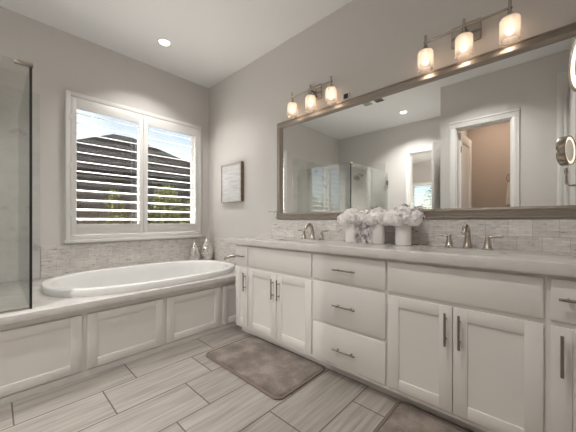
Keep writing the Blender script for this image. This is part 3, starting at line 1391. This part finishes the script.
# lighted makeup mirror on the side wall
MKC = Vector((3.714, -.84, 1.625))
t = thing('makeup_mirror', 'round lighted nickel makeup mirror on the side wall, cut off at the right edge', 'mirror', (XE, -.84, 1.40))
b = bmnew()
lathe(b, [(.055, -.0005), (.055, -.012), (.045, -.018), (.015, -.022)], (0, 0, 0), 28, 'x')
bmesh.ops.scale(b, vec=(1, 1, 1.6), verts=b.verts[:])
bmesh.ops.translate(b, verts=b.verts[:], vec=(XE, -.84, 1.36))
part('wall_plate', b, NICKEL, t)
b = bmnew()
tube(b, [(XE - .018, -.84, 1.36), (XE - .065, -.84, 1.36), (MKC.x, -.84, 1.375), (MKC.x, -.84, MKC.z - .128)], .008, 12)
tube(b, [(MKC.x, -.84, 1.455), (MKC.x, -.84, 1.482)], .012, 12)
part('arm', b, NICKEL, t)
ang = math.atan2(.32, .95)
MM = Matrix.Translation(MKC) @ Matrix.Rotation(ang, 4, 'Z')
b = bmnew()
R = .112
lathe(b, [(R - .012, -.024), (R - .004, -.028), (R, -.022), (R - .002, 0), (R, .022), (R - .004, .028), (R - .012, .024), (R - .02, .0)], (0, 0, 0), 48, 'x', cap0=False, cap1=False)
bmesh.ops.transform(b, matrix=MM, verts=b.verts[:])
part('drum', b, NICKEL, t)
GLOW = mat('lit_ring', (.95, .85, .75), .5, emit=(1, .80, .62), estr=.4)
for s_ in (-1, 1):
    b = bmnew()
    lathe(b, [(R - .012, s_ * .024), (R - .030, s_ * .022), (R - .030, s_ * .018), (R - .014, s_ * .018)], (0, 0, 0), 48, 'x', cap0=False, cap1=False)
    bmesh.ops.transform(b, matrix=MM, verts=b.verts[:])
    part('light_ring', b, GLOW, t, 'lit frosted ring')
    b = bmnew()
    lathe(b, [(R - .030, s_ * .017), (R - .030, s_ * .021)], (0, 0, 0), 48, 'x')
    bmesh.ops.transform(b, matrix=MM, verts=b.verts[:])
    part('mirror_glass', b, MIRROR, t, 'round mirror glass')

# ================================================================== OUTSIDE THE WINDOW
b = bmnew()
box(b, -26, -.14, -16, 16, -.35, -.15)
struct('ground', b, GROUND)
t = thing('neighbor_house', 'dark shingled house next door seen through the shutters', 'house', (-7.5, 1, -.15))
b = bmnew()
box(b, -11.8, -5.4, -2.1, 4.6, -.15, 2.50)
part('wall', b, SIDING, t)
b = bmnew()
E0 = (-5.0, 2.42)
v = [(-5.0, -2.4, 2.45), (-5.0, 4.5, 2.45), (-12, 4.5, 2.45), (-12, -2.4, 2.45), (-8.0, .85, 4.28), (-8.0, 1.50, 4.28)]
vs = [b.verts.new(p) for p in v]
vs2 = [b.verts.new((p[0], p[1], p[2] - .12)) for p in v[:4]]
for f in ((0, 1, 5, 4), (1, 2, 5), (2, 3, 4, 5), (3, 0, 4)):
    b.faces.new([vs[i] for i in f])
for i in range(4):
    b.faces.new((vs[i], vs2[i], vs2[(i + 1) % 4], vs[(i + 1) % 4]))
b.faces.new(vs2[::-1])
part('roof', b, ROOF, t, smooth=False)
t = thing('wood_fence', 'dark wooden fence with a lattice top outside the window', 'fence', (-2.6, 0, -.15))
b = bmnew()
for k in range(44):
    y = -3.2 + k * .15
    box(b, -2.62, -2.60, y, y + .142, -.15, 1.28)
part('boards', b, FENCEW, t)
b = bmnew()
for k in range(90):
    y = -3.3 + k * .075
    for s_ in (-1, 1):
        p = [(y, 1.30), (y + .018, 1.30), (y + .018 + s_ * .33, 1.62), (y + s_ * .33, 1.62)]
        x0 = -2.615 if s_ > 0 else -2.607
        skin(b, [[(x0, q[0], q[1]) for q in p], [(x0 + .006, q[0], q[1]) for q in p]], True, True)
part('lattice', b, FENCEW, t)
b = bmnew()
box(b, -2.64, -2.58, -3.3, 3.5, 1.27, 1.31)
box(b, -2.64, -2.58, -3.3, 3.5, 1.61, 1.66)
part('rail', b, FENCEW, t)
for y in (-3.25, -1.4, .45, 2.3):
    b = bmnew()
    box(b, -2.68, -2.58, y, y + .09, -.15, 1.70)
    part('post', b, FENCEW, t)


def shrub(cx, cy, z0, h, r, n, label, seed):
    rnd = random.Random(seed)
    t = thing('shrub', label, 'shrub', (cx, cy, z0), 'shrubs outside the window')
    b = bmnew()
    for k in range(6):
        a = k * 1.05
        tube(b, [(cx, cy, z0), (cx + .3 * r * math.cos(a), cy + .3 * r * math.sin(a), z0 + h * .5), (cx + .7 * r * math.cos(a), cy + .7 * r * math.sin(a), z0 + h * .9)], [.018, .012, .005], 6)
    part('stem', b, BARK, t)
    b = bmnew()
    for i in range(n):
        u = rnd.uniform(0, 2 * PI)
        q = rnd.uniform(.0, 1)
        zz = z0 + h * (.25 + .75 * q)
        rad = r * math.sqrt(max(.05, 1 - (2 * q - .9) ** 2 * .8)) * rnd.uniform(.4, 1)
        p = Vector((cx + rad * math.cos(u), cy + rad * math.sin(u), zz))
        d = Vector((rnd.gauss(0, 1), rnd.gauss(0, 1), rnd.gauss(.3, .6))).normalized()
        s1 = d.orthogonal().normalized()
        n2 = d.cross(s1)
        L, w = rnd.uniform(.05, .085), rnd.uniform(.014, .024)
        a0, a1, a2, a3 = p, p + d * L * .5 + s1 * w + n2 * .008, p + d * L, p + d * L * .5 - s1 * w + n2 * .008
        b.faces.new([b.verts.new(x) for x in (a0, a1, a2, a3)])
    part('foliage', b, LEAF, t)


shrub(-2.15, 1.15, -.15, 2.12, .40, 1500, 'leafy green shrub in the sun behind the right shutter panel', 1)
shrub(-2.10, .28, -.15, 1.95, .40, 1300, 'leafy shrub outside at the middle of the window', 2)
shrub(-1.75, -.75, -.15, 1.75, .22, 260, 'sparse low shrub behind the left shutter panel', 3)
shrub(.95, -9.0, -.15, 2.7, .85, 1900, 'bushy green shrub outside the bedroom window, seen in the mirror', 5)
shrub(-2.15, 2.05, -.15, 2.02, .40, 1300, 'leafy shrub at the far right outside the window', 4)
